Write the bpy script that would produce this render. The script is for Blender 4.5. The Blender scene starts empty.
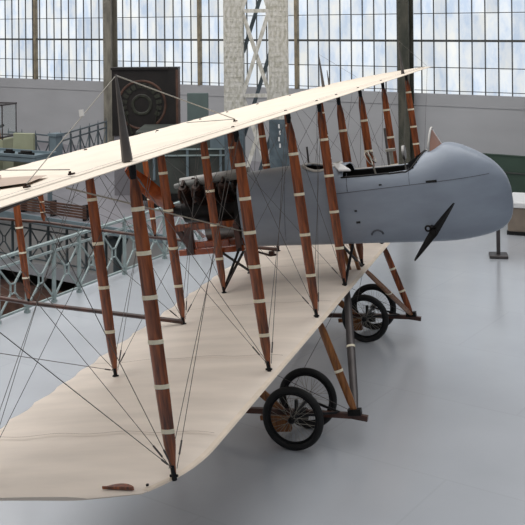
import bpy, bmesh, math, random
from mathutils import Vector, Matrix
random.seed(7)
C = bpy.context.scene.collection
PI = math.pi

# ------------------------------------------------------------------ materials
def lin(c):
    return tuple(((v / 12.92) if v <= 0.04045 else ((v + 0.055) / 1.055) ** 2.4) for v in c)

def mat(name, col, rough=0.5, metal=0.0, var=0.0, scale=5.0, stretch=None, col2=None, bump=0.0, coat=0.0, spec=0.5, detail=4.0, contrast=(0.35, 0.65)):
    m = bpy.data.materials.new(name); m.use_nodes = True
    nt = m.node_tree; b = nt.nodes['Principled BSDF']
    c = lin(col)
    b.inputs['Base Color'].default_value = (*c, 1)
    b.inputs['Roughness'].default_value = rough
    b.inputs['Metallic'].default_value = metal
    b.inputs['Specular IOR Level'].default_value = spec
    if coat: b.inputs['Coat Weight'].default_value = coat; b.inputs['Coat Roughness'].default_value = 0.15
    if var or col2:
        tc = nt.nodes.new('ShaderNodeTexCoord'); mp = nt.nodes.new('ShaderNodeMapping')
        if stretch: mp.inputs['Scale'].default_value = stretch
        nz = nt.nodes.new('ShaderNodeTexNoise'); nz.inputs['Scale'].default_value = scale
        nz.inputs['Detail'].default_value = detail
        rp = nt.nodes.new('ShaderNodeValToRGB')
        c2 = lin(col2) if col2 else tuple(v * (1 - var) for v in c)
        rp.color_ramp.elements[0].color = (*c2, 1); rp.color_ramp.elements[0].position = contrast[0]
        rp.color_ramp.elements[1].color = (*c, 1); rp.color_ramp.elements[1].position = contrast[1]
        L = nt.links
        L.new(tc.outputs['Object'], mp.inputs['Vector']); L.new(mp.outputs[0], nz.inputs['Vector'])
        L.new(nz.outputs['Fac'], rp.inputs[0]); L.new(rp.outputs[0], b.inputs['Base Color'])
        if bump:
            bp = nt.nodes.new('ShaderNodeBump'); bp.inputs['Strength'].default_value = bump; bp.inputs['Distance'].default_value = 0.01
            L.new(nz.outputs['Fac'], bp.inputs['Height']); L.new(bp.outputs[0], b.inputs['Normal'])
    return m

M = {}
M['fabric_top'] = mat('doped_linen', (0.90, 0.85, 0.785), 0.75, var=0.08, scale=1.6, stretch=(2.5, 1, 1), bump=0.05)
M['fabric_low'] = mat('aged_linen', (0.915, 0.865, 0.815), 0.6, var=0.14, scale=1.3, stretch=(0.7, 3.0, 1), bump=0.08)
M['flap'] = mat('loose_fabric', (0.72, 0.64, 0.58), 0.8, var=0.15, scale=6)
M['seam_low'] = mat('stitch_brown', (0.66, 0.59, 0.54), 0.8, var=0.2, scale=9)
M['edge'] = mat('edge_tape', (0.90, 0.84, 0.77), 0.7, var=0.12, scale=7)
M['wood'] = mat('varnished_mahogany', (0.62, 0.325, 0.15), 0.3, col2=(0.30, 0.135, 0.055), scale=6, stretch=(6, 6, 0.6), coat=0.5)
M['wood_light'] = mat('varnished_ash', (0.62, 0.40, 0.20), 0.35, col2=(0.42, 0.24, 0.11), scale=8, stretch=(5, 5, 0.6), coat=0.3)
M['wood_dark'] = mat('dark_wood', (0.32, 0.17, 0.11), 0.4, col2=(0.18, 0.09, 0.06), scale=7, coat=0.3)
M['prop'] = mat('propeller_wood', (0.66, 0.33, 0.17), 0.22, col2=(0.50, 0.22, 0.10), scale=5, coat=0.6)
M['binding'] = mat('cream_binding', (0.97, 0.93, 0.83), 0.7, var=0.15, scale=30)
M['steel'] = mat('dark_steel', (0.13, 0.13, 0.14), 0.45, metal=0.6, var=0.3, scale=12)
M['wire'] = mat('steel_wire', (0.34, 0.32, 0.31), 0.5, metal=0.4)
M['cable'] = mat('light_cable', (0.62, 0.60, 0.56), 0.5, metal=0.3)
M['mast'] = mat('mast_grey', (0.34, 0.32, 0.31), 0.5, metal=0.0, var=0.3, scale=8)
M['nacelle'] = mat('grey_painted_ply', (0.565, 0.60, 0.65), 0.36, col2=(0.52, 0.55, 0.60), scale=2.2, stretch=(1, 1, 2.5), bump=0.03, contrast=(0.3, 0.7))
M['nacelle_in'] = mat('nacelle_interior', (0.14, 0.14, 0.14), 0.7, var=0.4, scale=5)
M['seam'] = mat('seam', (0.33, 0.34, 0.38), 0.6, var=0.4, scale=20)
M['rim'] = mat('light_coaming', (0.78, 0.77, 0.75), 0.5, var=0.1, scale=10)
M['black'] = mat('black_rubber', (0.055, 0.055, 0.06), 0.6, var=0.3, scale=10)
M['iron'] = mat('black_iron', (0.10, 0.085, 0.08), 0.5, metal=0.5, col2=(0.05, 0.045, 0.045), scale=14)
M['rust'] = mat('brown_iron', (0.26, 0.16, 0.12), 0.5, metal=0.4, col2=(0.08, 0.06, 0.055), scale=14)
M['duct'] = mat('duct_grey', (0.50, 0.50, 0.49), 0.5, var=0.15, scale=6)
M['alu'] = mat('dull_aluminium', (0.62, 0.61, 0.60), 0.4, metal=0.4, var=0.15, scale=6)
M['greymetal'] = mat('grey_metal_strut', (0.33, 0.31, 0.31), 0.4, metal=0.4, var=0.2, scale=6)
M['copper'] = mat('tinted_pane', (0.62, 0.47, 0.41), 0.2, var=0.2, scale=4, coat=0.4)
M['white'] = mat('white_paint', (0.88, 0.88, 0.88), 0.5, var=0.05, scale=6)
M['floor'] = mat('painted_screed', (0.745, 0.76, 0.785), 0.12, col2=(0.70, 0.715, 0.74), scale=0.55, coat=0.5, spec=0.5, contrast=(0.3, 0.7))
def floor_joints(m):
    nt = m.node_tree; b = nt.nodes['Principled BSDF']; L = nt.links
    src = b.inputs['Base Color'].links[0].from_socket
    tc = nt.nodes.new('ShaderNodeTexCoord'); br = nt.nodes.new('ShaderNodeTexBrick')
    br.inputs['Scale'].default_value = 1; br.inputs['Brick Width'].default_value = 3.1; br.inputs['Row Height'].default_value = 1.9
    br.inputs['Mortar Size'].default_value = 0.012; br.inputs['Color1'].default_value = (1, 1, 1, 1); br.inputs['Color2'].default_value = (0.98, 0.98, 0.98, 1); br.inputs['Mortar'].default_value = (0.93, 0.93, 0.93, 1)
    mx = nt.nodes.new('ShaderNodeMix'); mx.data_type = 'RGBA'; mx.blend_type = 'MULTIPLY'; mx.inputs['Factor'].default_value = 0.8
    L.new(tc.outputs['Object'], br.inputs['Vector']); L.new(src, mx.inputs['A']); L.new(br.outputs['Color'], mx.inputs['B']); L.new(mx.outputs['Result'], b.inputs['Base Color'])
    # faint unevenness in the polish
    nz = nt.nodes.new('ShaderNodeTexNoise'); nz.inputs['Scale'].default_value = 1.3; nz.inputs['Detail'].default_value = 5
    mr = nt.nodes.new('ShaderNodeMapRange'); mr.inputs['To Min'].default_value = 0.12; mr.inputs['To Max'].default_value = 0.3
    L.new(tc.outputs['Object'], nz.inputs['Vector']); L.new(nz.outputs['Fac'], mr.inputs['Value']); L.new(mr.outputs[0], b.inputs['Roughness'])
floor_joints(M['floor'])
M['floor'].node_tree.nodes['Principled BSDF'].inputs['Coat Roughness'].default_value = 0.17
M['gallery'] = mat('gallery_grey', (0.50, 0.49, 0.51), 0.5, var=0.15, scale=0.8)  # plain grey, darker than the main floor
M['wall'] = mat('grey_plaster', (0.66, 0.66, 0.67), 0.8, var=0.12, scale=0.6, stretch=(1, 1, 2.5), contrast=(0.3, 0.75))
M['wall_side'] = mat('side_plaster', (0.62, 0.62, 0.62), 0.85, var=0.12, scale=0.5)
M['frame'] = mat('window_steel', (0.31, 0.315, 0.31), 0.5, var=0.3, scale=5)
M['tan'] = mat('window_post_tan', (0.58, 0.53, 0.44), 0.6, var=0.4, scale=4)
M['column'] = mat('wall_column_paint', (0.32, 0.31, 0.27), 0.6, col2=(0.19, 0.20, 0.165), scale=2.5, stretch=(2, 2, 0.6))
M['column_light'] = mat('wall_column_light', (0.55, 0.53, 0.48), 0.6, col2=(0.40, 0.385, 0.35), scale=2.5, stretch=(2, 2, 0.6))
M['truss'] = mat('flaking_white_paint', (0.82, 0.81, 0.785), 0.55, col2=(0.68, 0.67, 0.62), scale=9, stretch=(2, 2, 0.8), contrast=(0.36, 0.6))
M['truss_dark'] = mat('slate_blue_paint', (0.38, 0.43, 0.46), 0.55, col2=(0.28, 0.33, 0.36), scale=4)
M['rail'] = mat('railing_paint', (0.60, 0.66, 0.66), 0.45, var=0.25, scale=6)
M['rail_dark'] = mat('railing_slate', (0.33, 0.37, 0.39), 0.5, var=0.25, scale=6)
M['cabinet'] = mat('black_cabinet', (0.12, 0.095, 0.09), 0.5, col2=(0.07, 0.055, 0.05), scale=3)
M['ornament'] = mat('faded_green_gilt', (0.20, 0.215, 0.17), 0.6, col2=(0.11, 0.09, 0.07), scale=9)
M['brownbox'] = mat('brown_board', (0.36, 0.25, 0.20), 0.6, col2=(0.24, 0.15, 0.12), scale=3)
M['greenpanel'] = mat('bottle_green_board', (0.19, 0.27, 0.22), 0.6, var=0.25, scale=1.5)
M['greygreen'] = mat('grey_green_board', (0.38, 0.44, 0.43), 0.6, var=0.12, scale=3)
M['darkgreen'] = mat('dark_vehicle_green', (0.27, 0.29, 0.27), 0.6, col2=(0.19, 0.20, 0.19), scale=1.5)
M['yellowgreen'] = mat('pale_yellow_green', (0.60, 0.61, 0.51), 0.6, var=0.12, scale=3)
M['beige'] = mat('beige_cloth', (0.55, 0.50, 0.45), 0.8, var=0.2, scale=3)
M['slate'] = mat('slate_blue', (0.43, 0.49, 0.52), 0.5, var=0.2, scale=3)
M['dark'] = mat('lower_floor', (0.46, 0.44, 0.42), 0.8, var=0.3, scale=1)
M['slab'] = mat('concrete_edge', (0.45, 0.44, 0.42), 0.8, col2=(0.30, 0.29, 0.28), scale=3)
M['caseglass'] = mat('case_glass', (0.72, 0.78, 0.78), 0.1)
_b = M['caseglass'].node_tree.nodes['Principled BSDF']; _b.inputs['Alpha'].default_value = 0.12

def window_glass():
    m = bpy.data.materials.new('frosted_window_glass'); m.use_nodes = True
    nt = m.node_tree; nt.nodes.clear(); L = nt.links
    out = nt.nodes.new('ShaderNodeOutputMaterial')
    tc = nt.nodes.new('ShaderNodeTexCoord')
    nz = nt.nodes.new('ShaderNodeTexNoise'); nz.inputs['Scale'].default_value = 1.7; nz.inputs['Detail'].default_value = 7; nz.inputs['Roughness'].default_value = 0.65
    rp = nt.nodes.new('ShaderNodeValToRGB')
    rp.color_ramp.elements[0].position = 0.36; rp.color_ramp.elements[0].color = (0.55, 0.65, 0.79, 1)
    rp.color_ramp.elements[1].position = 0.66; rp.color_ramp.elements[1].color = (0.84, 0.85, 0.82, 1)
    e = rp.color_ramp.elements.new(0.48); e.color = (0.70, 0.76, 0.83, 1)
    # each pane a little different
    vo = nt.nodes.new('ShaderNodeTexWhiteNoise'); vo.noise_dimensions = '3D'
    sn = nt.nodes.new('ShaderNodeVectorMath'); sn.operation = 'SNAP'; sn.inputs[1].default_value = (0.387, 10, 0.77)
    mr = nt.nodes.new('ShaderNodeMapRange'); mr.inputs['To Min'].default_value = 0.80; mr.inputs['To Max'].default_value = 1.06
    mx = nt.nodes.new('ShaderNodeVectorMath'); mx.operation = 'SCALE'
    mpg = nt.nodes.new('ShaderNodeMapping'); mpg.inputs['Scale'].default_value = (1.2, 1, 0.55); L.new(tc.outputs['Object'], mpg.inputs['Vector']); L.new(mpg.outputs[0], nz.inputs['Vector']); L.new(nz.outputs['Fac'], rp.inputs[0])
    L.new(tc.outputs['Object'], sn.inputs[0]); L.new(sn.outputs[0], vo.inputs['Vector'])
    L.new(vo.outputs['Value'], mr.inputs['Value'])
    L.new(rp.outputs[0], mx.inputs[0]); L.new(mr.outputs[0], mx.inputs['Scale'])
    em = nt.nodes.new('ShaderNodeEmission'); em.inputs['Strength'].default_value = 1.17
    L.new(mx.outputs[0], em.inputs['Color'])
    gl = nt.nodes.new('ShaderNodeBsdfGlossy'); gl.inputs['Roughness'].default_value = 0.2
    ms = nt.nodes.new('ShaderNodeMixShader'); ms.inputs[0].default_value = 0.04
    L.new(em.outputs[0], ms.inputs[1]); L.new(gl.outputs[0], ms.inputs[2]); L.new(ms.outputs[0], out.inputs[0])
    return m
M['glass'] = window_glass()

# ------------------------------------------------------------------ mesh helpers
def box(bm, c, s, rot=None):
    r = bmesh.ops.create_cube(bm, size=1)['verts']
    mtx = Matrix.Translation(Vector(c)) @ (rot.to_4x4() if rot else Matrix.Identity(4)) @ Matrix.Diagonal((*s, 1))
    bmesh.ops.transform(bm, matrix=mtx, verts=r); return r

def bx(bm, a, b):
    c = [(a[i] + b[i]) / 2 for i in range(3)]; s = [abs(b[i] - a[i]) for i in range(3)]
    return box(bm, c, s)

def frame_of(d):
    d = d.normalized(); up = Vector((0, 0, 1)) if abs(d.z) < 0.95 else Vector((1, 0, 0))
    x = d.cross(up).normalized(); y = x.cross(d).normalized(); return x, y

def tube(bm, pts, rad, n=8, caps=True, flat=1.0):
    pts = [Vector(p) for p in pts]
    if not isinstance(rad, (list, tuple)): rad = [rad] * len(pts)
    rings = []; x0 = None
    for i, p in enumerate(pts):
        d = (pts[min(i + 1, len(pts) - 1)] - pts[max(i - 1, 0)])
        x, y = frame_of(d)
        if x0 is not None and x.dot(x0) < 0: x, y = -x, -y
        x0 = x
        rings.append([bm.verts.new(p + x * math.cos(2 * PI * k / n) * rad[i] + y * math.sin(2 * PI * k / n) * rad[i] * flat) for k in range(n)])
    for a, b in zip(rings, rings[1:]):
        for k in range(n): bm.faces.new((a[k], a[(k + 1) % n], b[(k + 1) % n], b[k]))
    if caps: bm.faces.new(rings[0][::-1]); bm.faces.new(rings[-1])
    return rings

def bar(bm, a, b, w, h):
    """rectangular bar from a to b, w sideways, h in the upright direction"""
    a, b = Vector(a), Vector(b); d = b - a; x, y = frame_of(d)
    q = [[bm.verts.new(p + x * sx * w / 2 + y * sy * h / 2) for sx, sy in ((-1, -1), (1, -1), (1, 1), (-1, 1))] for p in (a, b)]
    for k in range(4): bm.faces.new((q[0][k], q[0][(k + 1) % 4], q[1][(k + 1) % 4], q[1][k]))
    bm.faces.new(q[0][::-1]); bm.faces.new(q[1])

def ring(bm, c, axis, R, r, nu=40, nv=10, sy=1.0):
    c = Vector(c); ax = Vector(axis).normalized(); x, y = frame_of(ax); g = []
    for i in range(nu):
        t = 2 * PI * i / nu; d = x * math.cos(t) + y * math.sin(t)
        g.append([bm.verts.new(c + d * (R + r * math.cos(2 * PI * j / nv)) + ax * r * sy * math.sin(2 * PI * j / nv)) for j in range(nv)])
    for i in range(nu):
        for j in range(nv):
            bm.faces.new((g[i][j], g[(i + 1) % nu][j], g[(i + 1) % nu][(j + 1) % nv], g[i][(j + 1) % nv]))

def obj(name, bm, m, parent=None, smooth=False, angle=None):
    me = bpy.data.meshes.new(name)
    bmesh.ops.recalc_face_normals(bm, faces=bm.faces[:])
    bm.to_mesh(me); bm.free()
    me.materials.append(m)
    if smooth:
        for p in me.polygons: p.use_smooth = True
        if angle:
            try: me.set_sharp_from_angle(angle=angle)
            except Exception: pass
    o = bpy.data.objects.new(name, me); C.objects.link(o)
    if parent: o.parent = parent
    return o

def empty(name, loc=(0, 0, 0), rot=(0, 0, 0), parent=None):
    o = bpy.data.objects.new(name, None); C.objects.link(o); o.location = loc; o.rotation_euler = rot
    o.empty_display_size = 0.2
    if parent: o.parent = parent
    return o

def tag(o, label=None, cat=None, group=None, kind=None):
    if label: o['label'] = label
    if cat: o['category'] = cat
    if group: o['group'] = group
    if kind: o['kind'] = kind
    return o

def dup(o, parent=None, loc=None):
    c = o.copy(); C.objects.link(c)
    if parent: c.parent = parent
    if loc is not None: c.location = loc
    for ch in list(o.children): dup(ch, c)
    return c

def bevel(bm, w=0.01, seg=2):
    bmesh.ops.bevel(bm, geom=bm.edges[:], offset=w, segments=seg, affect='EDGES', profile=0.5)

# ------------------------------------------------------------------ frames of reference (metres)
GZ = 1.34
TH = 0.13738
CAMP = Vector((2.7419, -6.4365, 3.1677 + GZ))
PHI = 0.30983
HROT = -0.2991
P0 = Vector((-3.90, 22.94, 0))
HU = Vector((math.cos(HROT), math.sin(HROT), 0)); HN = Vector((-math.sin(HROT), math.cos(HROT), 0))
def HP(u, n, z=0): return P0 + HU * u + HN * n + Vector((0, 0, z))
def hall(name, u, n, z=0): return dict(loc=HP(u, n, z), rot=(0, 0, HROT))
def place(o, u, n, z=0, r=0):
    o.location = HP(u, n, z); o.rotation_euler = (0, 0, HROT + r); return o

# ------------------------------------------------------------------ hall shell
UL, UR, NF, WT = -26.0, 28.0, -38.0, 9.3
SILL = 2.37
# floor with an opening on the left (the light well)
bm = bmesh.new()
well = [(2.25, -10.05), (4.6, -30.0), (-20.0, -30.0), (-20.0, -10.05)]
T = 0.32
def slab(bm, poly, z0, z1):
    lo = [bm.verts.new((x, y, z0)) for x, y in poly]; hi = [bm.verts.new((x, y, z1)) for x, y in poly]
    bm.faces.new(hi); bm.faces.new(lo[::-1])
    for k in range(len(poly)):
        j = (k + 1) % len(poly); bm.faces.new((lo[k], lo[j], hi[j], hi[k]))
slab(bm, [(2.25, -10.05), (4.6, -30.0), (5.78, -40.0), (UR, -40.0), (UR, -10.05)], -T, 0)
slab(bm, [(1.6, -10.05), (UR, -10.05), (UR, 0.3), (1.6, 0.3)], -T, 0)
slab(bm, [(UL, -40), (5.78, -40), (4.6, -30), (UL, -30)], -T, 0)
slab(bm, [(UL, -30), (-20, -30), (-20, -10.05), (UL, -10.05)], -T, 0)
o = obj('floor', bm, M['floor']); place(o, 0, 0); tag(o, kind='structure')
bm = bmesh.new(); slab(bm, [(UL, -10.05), (1.6, -10.05), (1.6, 0.3), (UL, 0.3)], -0.13, 0)
o = obj('floor_gallery', bm, M['gallery']); place(o, 0, 0); tag(o, kind='structure')
# lower floor
bm = bmesh.new(); bx(bm, (UL, -40, -4.3), (UR, 0.3, -4.1))
o = obj('floor_lower', bm, M['dark']); place(o, 0, 0); tag(o, kind='structure')
# trims of the well edge
bm = bmesh.new(); bx(bm, (-20, -10.12, -0.16), (1.6, -10.06, 0.02))
o = obj('trim_1', bm, M['slate']); place(o, 0, 0); tag(o, kind='structure')
# walls
bm = bmesh.new(); bx(bm, (UL, 0, 0), (UR, 0.3, SILL)); bx(bm, (UL, 0, 5.75), (UR, 0.3, WT))
bx(bm, (UL, 0, SILL), (-21.4, 0.3, WT)); bx(bm, (13.5, 0, SILL), (UR, 0.3, WT))
o = obj('wall_back', bm, M['wall']); place(o, 0, 0); tag(o, kind='structure')
bm = bmesh.new(); bx(bm, (UL, -0.02, SILL - 0.34), (UR, -0.002, SILL - 0.30)); 
o = obj('trim_3', bm, M['wall']); place(o, 0, 0); tag(o, kind='structure')
bm = bmesh.new(); bx(bm, (UL - 0.3, -40, -4.1), (UL, 0.3, WT)); o = obj('wall_left', bm, M['wall_side']); place(o, 0, 0); tag(o, kind='structure')
bm = bmesh.new(); bx(bm, (UR, -40, -4.1), (UR + 0.3, 0.3, WT)); o = obj('wall_right', bm, M['wall_side']); place(o, 0, 0); tag(o, kind='structure')
bm = bmesh.new(); bx(bm, (UL, -40.3, -4.1), (UR, -40, WT)); o = obj('wall_front', bm, M['wall_side']); place(o, 0, 0); tag(o, kind='structure')
bm = bmesh.new(); bx(bm, (UL, 0.0, -4.1), (UR, 0.3, -T)); o = obj('wall_lower', bm, M['dark']); place(o, 0, 0); tag(o, kind='structure')
# glazed roof: steel rafters over an open, glass-like sky (the daylight comes from here)
bm = bmesh.new()
for u in (UL, -14.4, -2.8, 8.8, 20.4, UR): bx(bm, (u - 0.12, -40, WT), (u + 0.12, 0.3, WT + 0.35))
for n in (-39.9, -30, -20, -10, 0.1): bx(bm, (UL, n - 0.1, WT + 0.05), (UR, n + 0.1, WT + 0.3))
o = obj('ceiling', bm, M['frame']); place(o, 0, 0); tag(o, kind='structure')

# windows between the wall columns
COLS = [-21.28, -9.68, 1.92, 13.52]
zt = 5.75
for i in range(3):
    a, b = COLS[i] + 0.16, COLS[i + 1] - 0.16
    bm = bmesh.new()
    posts = [COLS[i] + 3.87, COLS[i + 1] - (4.06 if i == 0 else 3.87)]
    for k in range(1, 30):
        u = COLS[i] + k * 11.6 / 30
        if min(abs(u - q) for q in posts) < 0.1: continue
        bx(bm, (u - 0.0125, 0.06, SILL), (u + 0.0125, 0.10, zt))
    for z, h in ((2.46, 0.009), (3.12, 0.011), (3.88, 0.032), (4.66, 0.011), (5.43, 0.032)):
        bx(bm, (a, 0.03 if h > 0.03 else 0.05, z - h), (b, 0.11, z + h))
    root = obj('window_%d' % (i + 1), bm, M['frame']); place(root, 0, 0); tag(root, kind='structure')
    for q in posts:
        bm = bmesh.new(); bx(bm, (q - 0.05, -0.02, SILL), (q + 0.05, 0.12, zt)); obj('window_post', bm, M['tan'], root)
    bm = bmesh.new(); bx(bm, (a - 0.1, 0.14, SILL - 0.02), (b + 0.1, 0.16, zt)); obj('glass_pane', bm, M['glass'], root)
for i, u in enumerate(COLS):
    bm = bmesh.new(); w = 0.20 if i == 1 else 0.175
    bx(bm, (u - w, -0.32, 0), (u + w, -0.28, WT)); bx(bm, (u - w, -0.04, 0), (u + w, 0.0, WT)); bx(bm, (u - 0.03, -0.28, 0), (u + 0.03, -0.04, WT))
    for k in range(60):
        for s in (-1, 1):
            box(bm, (u + s * 0.12, -0.325, 0.2 + k * 0.15), (0.03, 0.02, 0.03))
    o = obj('wall_column', bm, M['column'] if i != 1 else M['column_light']); place(o, 0, 0)
    o.name = 'trim_%d' % (4 + i); tag(o, kind='structure')

# ------------------------------------------------------------------ riveted lattice column
root = empty('lattice_column', HP(2.3, -8.15), (0, 0, 0.26))
tag(root, 'tall riveted iron lattice column, flaking white above and slate blue below', 'column')
W2, D2, PW = 0.47, 0.40, 0.40
zs = 2.35
for (z0, z1, mm, nm) in ((0.0, zs, M['truss_dark'], 'post_lower'), (zs, WT, M['truss'], 'post')):
    for sx in (-1, 1):
        bm = bmesh.new()
        x = sx * (W2 + 0.02)
        bx(bm, (x - PW / 2, -D2 / 2 - 0.02, z0), (x + PW / 2, -D2 / 2, z1))
        bx(bm, (x - PW / 2, D2 / 2, z0), (x + PW / 2, D2 / 2 + 0.02, z1))
        bx(bm, (x - sx * PW / 2 - 0.015, -D2 / 2, z0), (x - sx * PW / 2 + 0.015, D2 / 2, z1))
        bx(bm, (x + sx * PW / 2 - 0.015, -D2 / 2, z0), (x + sx * PW / 2 + 0.015, D2 / 2, z1))
        n = int((z1 - z0) / 0.11)
        for k in range(n):
            for q in (-0.15, -0.05, 0.05, 0.15):
                box(bm, (x + q, -D2 / 2 - 0.025, z0 + 0.06 + k * 0.11), (0.028, 0.02, 0.028))
        obj('riveted_post', bm, mm, root)
bi = W2 - PW / 2 + 0.03
for yb, mm_off in ((-D2 / 2 + 0.01, 0.83), (D2 / 2 - 0.01, 1.75)):
    z = -mm_off
    while z < WT:
        z1 = z + 1.85
        if z >= 0 and z1 < WT:
            mm = M['truss'] if z > 1.0 and yb < 0 else M['truss_dark']
            bm = bmesh.new(); bar(bm, (-bi, yb, z), (bi, yb, z1), 0.03, 0.085); obj('lattice_bar', bm, mm, root)
            if yb < 0: bm = bmesh.new(); bar(bm, (bi, yb + 0.04, z), (-bi, yb + 0.04, z1), 0.03, 0.085); obj('lattice_bar', bm, mm, root)
            if yb < 0: bm = bmesh.new(); bar(bm, (-bi, yb + 0.02, z1), (bi, yb + 0.02, z1), 0.05, 0.08); obj('tie_bar', bm, mm, root)
        z = z1
bm = bmesh.new(); bx(bm, (-0.8, -0.35, 0), (0.8, 0.35, 0.06)); obj('base_plate', bm, M['truss_dark'], root)
bm = bmesh.new()
for k in range(4): box(bm, (0.49 + 0.02 * (k % 2), -D2 / 2 - 0.024, 2.2 - k * 0.14), (0.035, 0.008, 0.09))
obj('white_marking', bm, M['white'], root)

# ------------------------------------------------------------------ railings
def railing(name, pts_h, label, spacing=0.645, m=None, H=1.0, z0=0.0):
    """ornate iron railing along two hall points"""
    m = m or M['rail']
    (u0, n0), (u1, n1) = pts_h
    A, B = HP(u0, n0), HP(u1, n1); d = B - A; Ln = d.length
    A.z = z0; root = empty(name, A, (0, 0, math.atan2(d.y, d.x))); tag(root, label, 'railing')
    n = max(1, round(Ln / spacing)); s = Ln / n
    bm = bmesh.new(); bx(bm, (0, -0.035, H - 0.04), (Ln, 0.035, H)); obj('handrail', bm, m, root)
    bm = bmesh.new(); bx(bm, (0, -0.02, 0.81 * H), (Ln, 0.02, 0.845 * H)); obj('top_bar', bm, m, root)
    bm = bmesh.new(); bx(bm, (0, -0.02, 0.07), (Ln, 0.02, 0.10)); obj('bottom_bar', bm, m, root)
    bm = bmesh.new(); bx(bm, (-0.024, -0.024, 0.0), (0.024, 0.024, 0.94 * H))
    tube(bm, [(0, 0, 0.94 * H), (0, 0, 1.08 * H)], [0.024, 0.004], 6)
    box(bm, (0, 0, 0.845 * H), (0.05, 0.05, 0.03)); box(bm, (0, 0, 0.02), (0.07, 0.07, 0.04))
    p0 = obj('post', bm, m, root)
    za, zb = 0.10, 0.81 * H; zc = (za + zb) / 2; c = s / 2; q, e = 0.05, 0.075
    bm = bmesh.new()
    ring8 = [(c - q, zc - e), (c + q, zc - e), (c + q, zc + e), (c - q, zc + e)]
    for k in range(4):
        a, b2 = ring8[k], ring8[(k + 1) % 4]; bar(bm, (a[0], 0, a[1]), (b2[0], 0, b2[1]), 0.022, 0.022)
    for (x, z), (x2, z2) in (((0.02, za), ring8[0]), ((s - 0.02, za), ring8[1]), ((s - 0.02, zb), ring8[2]), ((0.02, zb), ring8[3])):
        bar(bm, (x, 0, z), (x2, 0, z2), 0.026, 0.026)
    p1 = obj('lattice_panel', bm, m, root)
    for k in range(1, n + 1):
        dup(p0, root, (k * s, 0, 0))
        if k < n: dup(p1, root, (k * s, 0, 0))
    return root
railing('railing', ((4.07, -23.2), (2.42, -10.35)), 'pale blue-grey iron railing with cross lattice along the near edge of the floor opening')
railing('railing', ((-8.6, -5.75), (-6.74, -5.82)), 'dark slate railing far left in front of the grey wall, left of the square post', 0.7, M['rail_dark'], 1.24)
railing('railing', ((-6.62, -5.5), (-8.15, -2.0)), 'dark slate railing running back to the wall beside the square post', 0.7, M['rail_dark'], 1.24)
bm = bmesh.new(); bx(bm, (-0.13, -0.13, 0), (0.13, 0.13, 1.22)); bx(bm, (-0.17, -0.17, 1.22), (0.17, 0.17, 1.3)); bx(bm, (-0.17, -0.17, 0), (0.17, 0.17, 0.1))
o = obj('railing_post', bm, M['slate']); place(o, -6.5, -5.8); tag(o, 'square slate blue post where the two far railings meet', 'post')

# ------------------------------------------------------------------ things beyond
# tall cabinet with faded wreath ornament
root = empty('tall_cabinet', HP(-2.33, -6.6), (0, 0, HROT + 0.55)); tag(root, 'tall black cabinet with a faded round ornament, against the windows', 'cabinet')
bm = bmesh.new(); bx(bm, (-0.84, 0.02, 0), (0.80, 0.33, 1.55)); obj('plinth', bm, M['gallery'], root)
bm = bmesh.new(); bx(bm, (-0.88, 0, 1.55), (0.80, 0.35, 3.26)); obj('body', bm, M['cabinet'], root)
bm = bmesh.new(); bx(bm, (-0.90, -0.05, 3.26), (0.86, 0.40, 3.32)); obj('cornice', bm, M['cabinet'], root)
bm = bmesh.new(); bx(bm, (0.60, -0.04, 1.55), (0.80, 0.0, 3.26)); obj('side_frame', bm, M['cabinet'], root)
bm = bmesh.new(); bx(bm, (0.80, -0.05, 1.55), (0.86, 0.35, 3.26)); obj('edge_board', bm, M['brownbox'], root)
bm = bmesh.new()
ring(bm, (-0.1, -0.01, 2.35), (0, 1, 0), 0.24, 0.045, 30, 6, 0.3)
for k in range(14):
    t = PI * (-0.15 + 1.3 * k / 13); box(bm, (-0.1 + 0.46 * math.cos(t), -0.01, 2.35 + 0.5 * math.sin(t)), (0.14, 0.03, 0.10), Matrix.Rotation(-t, 3, 'Y'))
for sx in (-1, 1):
    tube(bm, [(-0.1 + sx * 0.25, -0.01, 1.6), (-0.1 + sx * 0.36, -0.01, 1.9), (-0.1 + sx * 0.44, -0.01, 2.3)], [0.06, 0.04, 0.02], 6, flat=0.4)
obj('wreath_ornament', bm, M['ornament'], root)
bm = bmesh.new(); ring(bm, (-0.1, -0.008, 2.35), (0, 1, 0), 0.62, 0.03, 40, 6, 0.3); obj('outer_ring', bm, M['brownbox'], root)

# grey-green board on the wall side
bm = bmesh.new(); bx(bm, (-0.31, 0, 0.0), (0.31, 0.08, 2.42)); bevel(bm, 0.01, 1)
o = obj('display_board', bm, M['greygreen']); place(o, -3.15, -3.42, 0, 0.5); tag(o, 'plain grey-green display board standing right of the black cabinet', 'board')

# big dark green vehicle body behind the engine
root = empty('rail_wagon', HP(-0.15, -7.42), (0, 0, HROT + 0.6)); tag(root, 'long dark grey-green wagon body with pale rails, behind the engine', 'wagon')
bm = bmesh.new(); bx(bm, (-1.35, 0, 0.35), (1.15, 1.6, 1.88)); bevel(bm, 0.04, 2); obj('body', bm, M['darkgreen'], root)
for z in (1.42, 1.27):
    bm = bmesh.new(); bx(bm, (-1.33, -0.05, z), (1.13, -0.01, z + 0.035)); obj('rail', bm, M['rail'], root)
for x in (-0.9, -0.1, 0.7):
    bm = bmesh.new(); bx(bm, (x - 0.03, -0.04, 0.7), (x + 0.03, 0.0, 1.45)); obj('stanchion', bm, M['slate'], root)
bm = bmesh.new(); bx(bm, (0.45, -0.03, 1.45), (1.0, 0.0, 1.78)); obj('side_window', bm, M['slate'], root)
bm = bmesh.new(); bx(bm, (-1.3, 0.02, 0.2), (1.1, 1.4, 0.36)); obj('chassis', bm, M['iron'], root)
for x in (-0.8, 0.6):
    for y in (0.06, 1.35):
        bm = bmesh.new(); tube(bm, [(x, y, 0.26), (x, y + 0.1, 0.26)], 0.26, 20); obj('wheel', bm, M['iron'], root)

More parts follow.
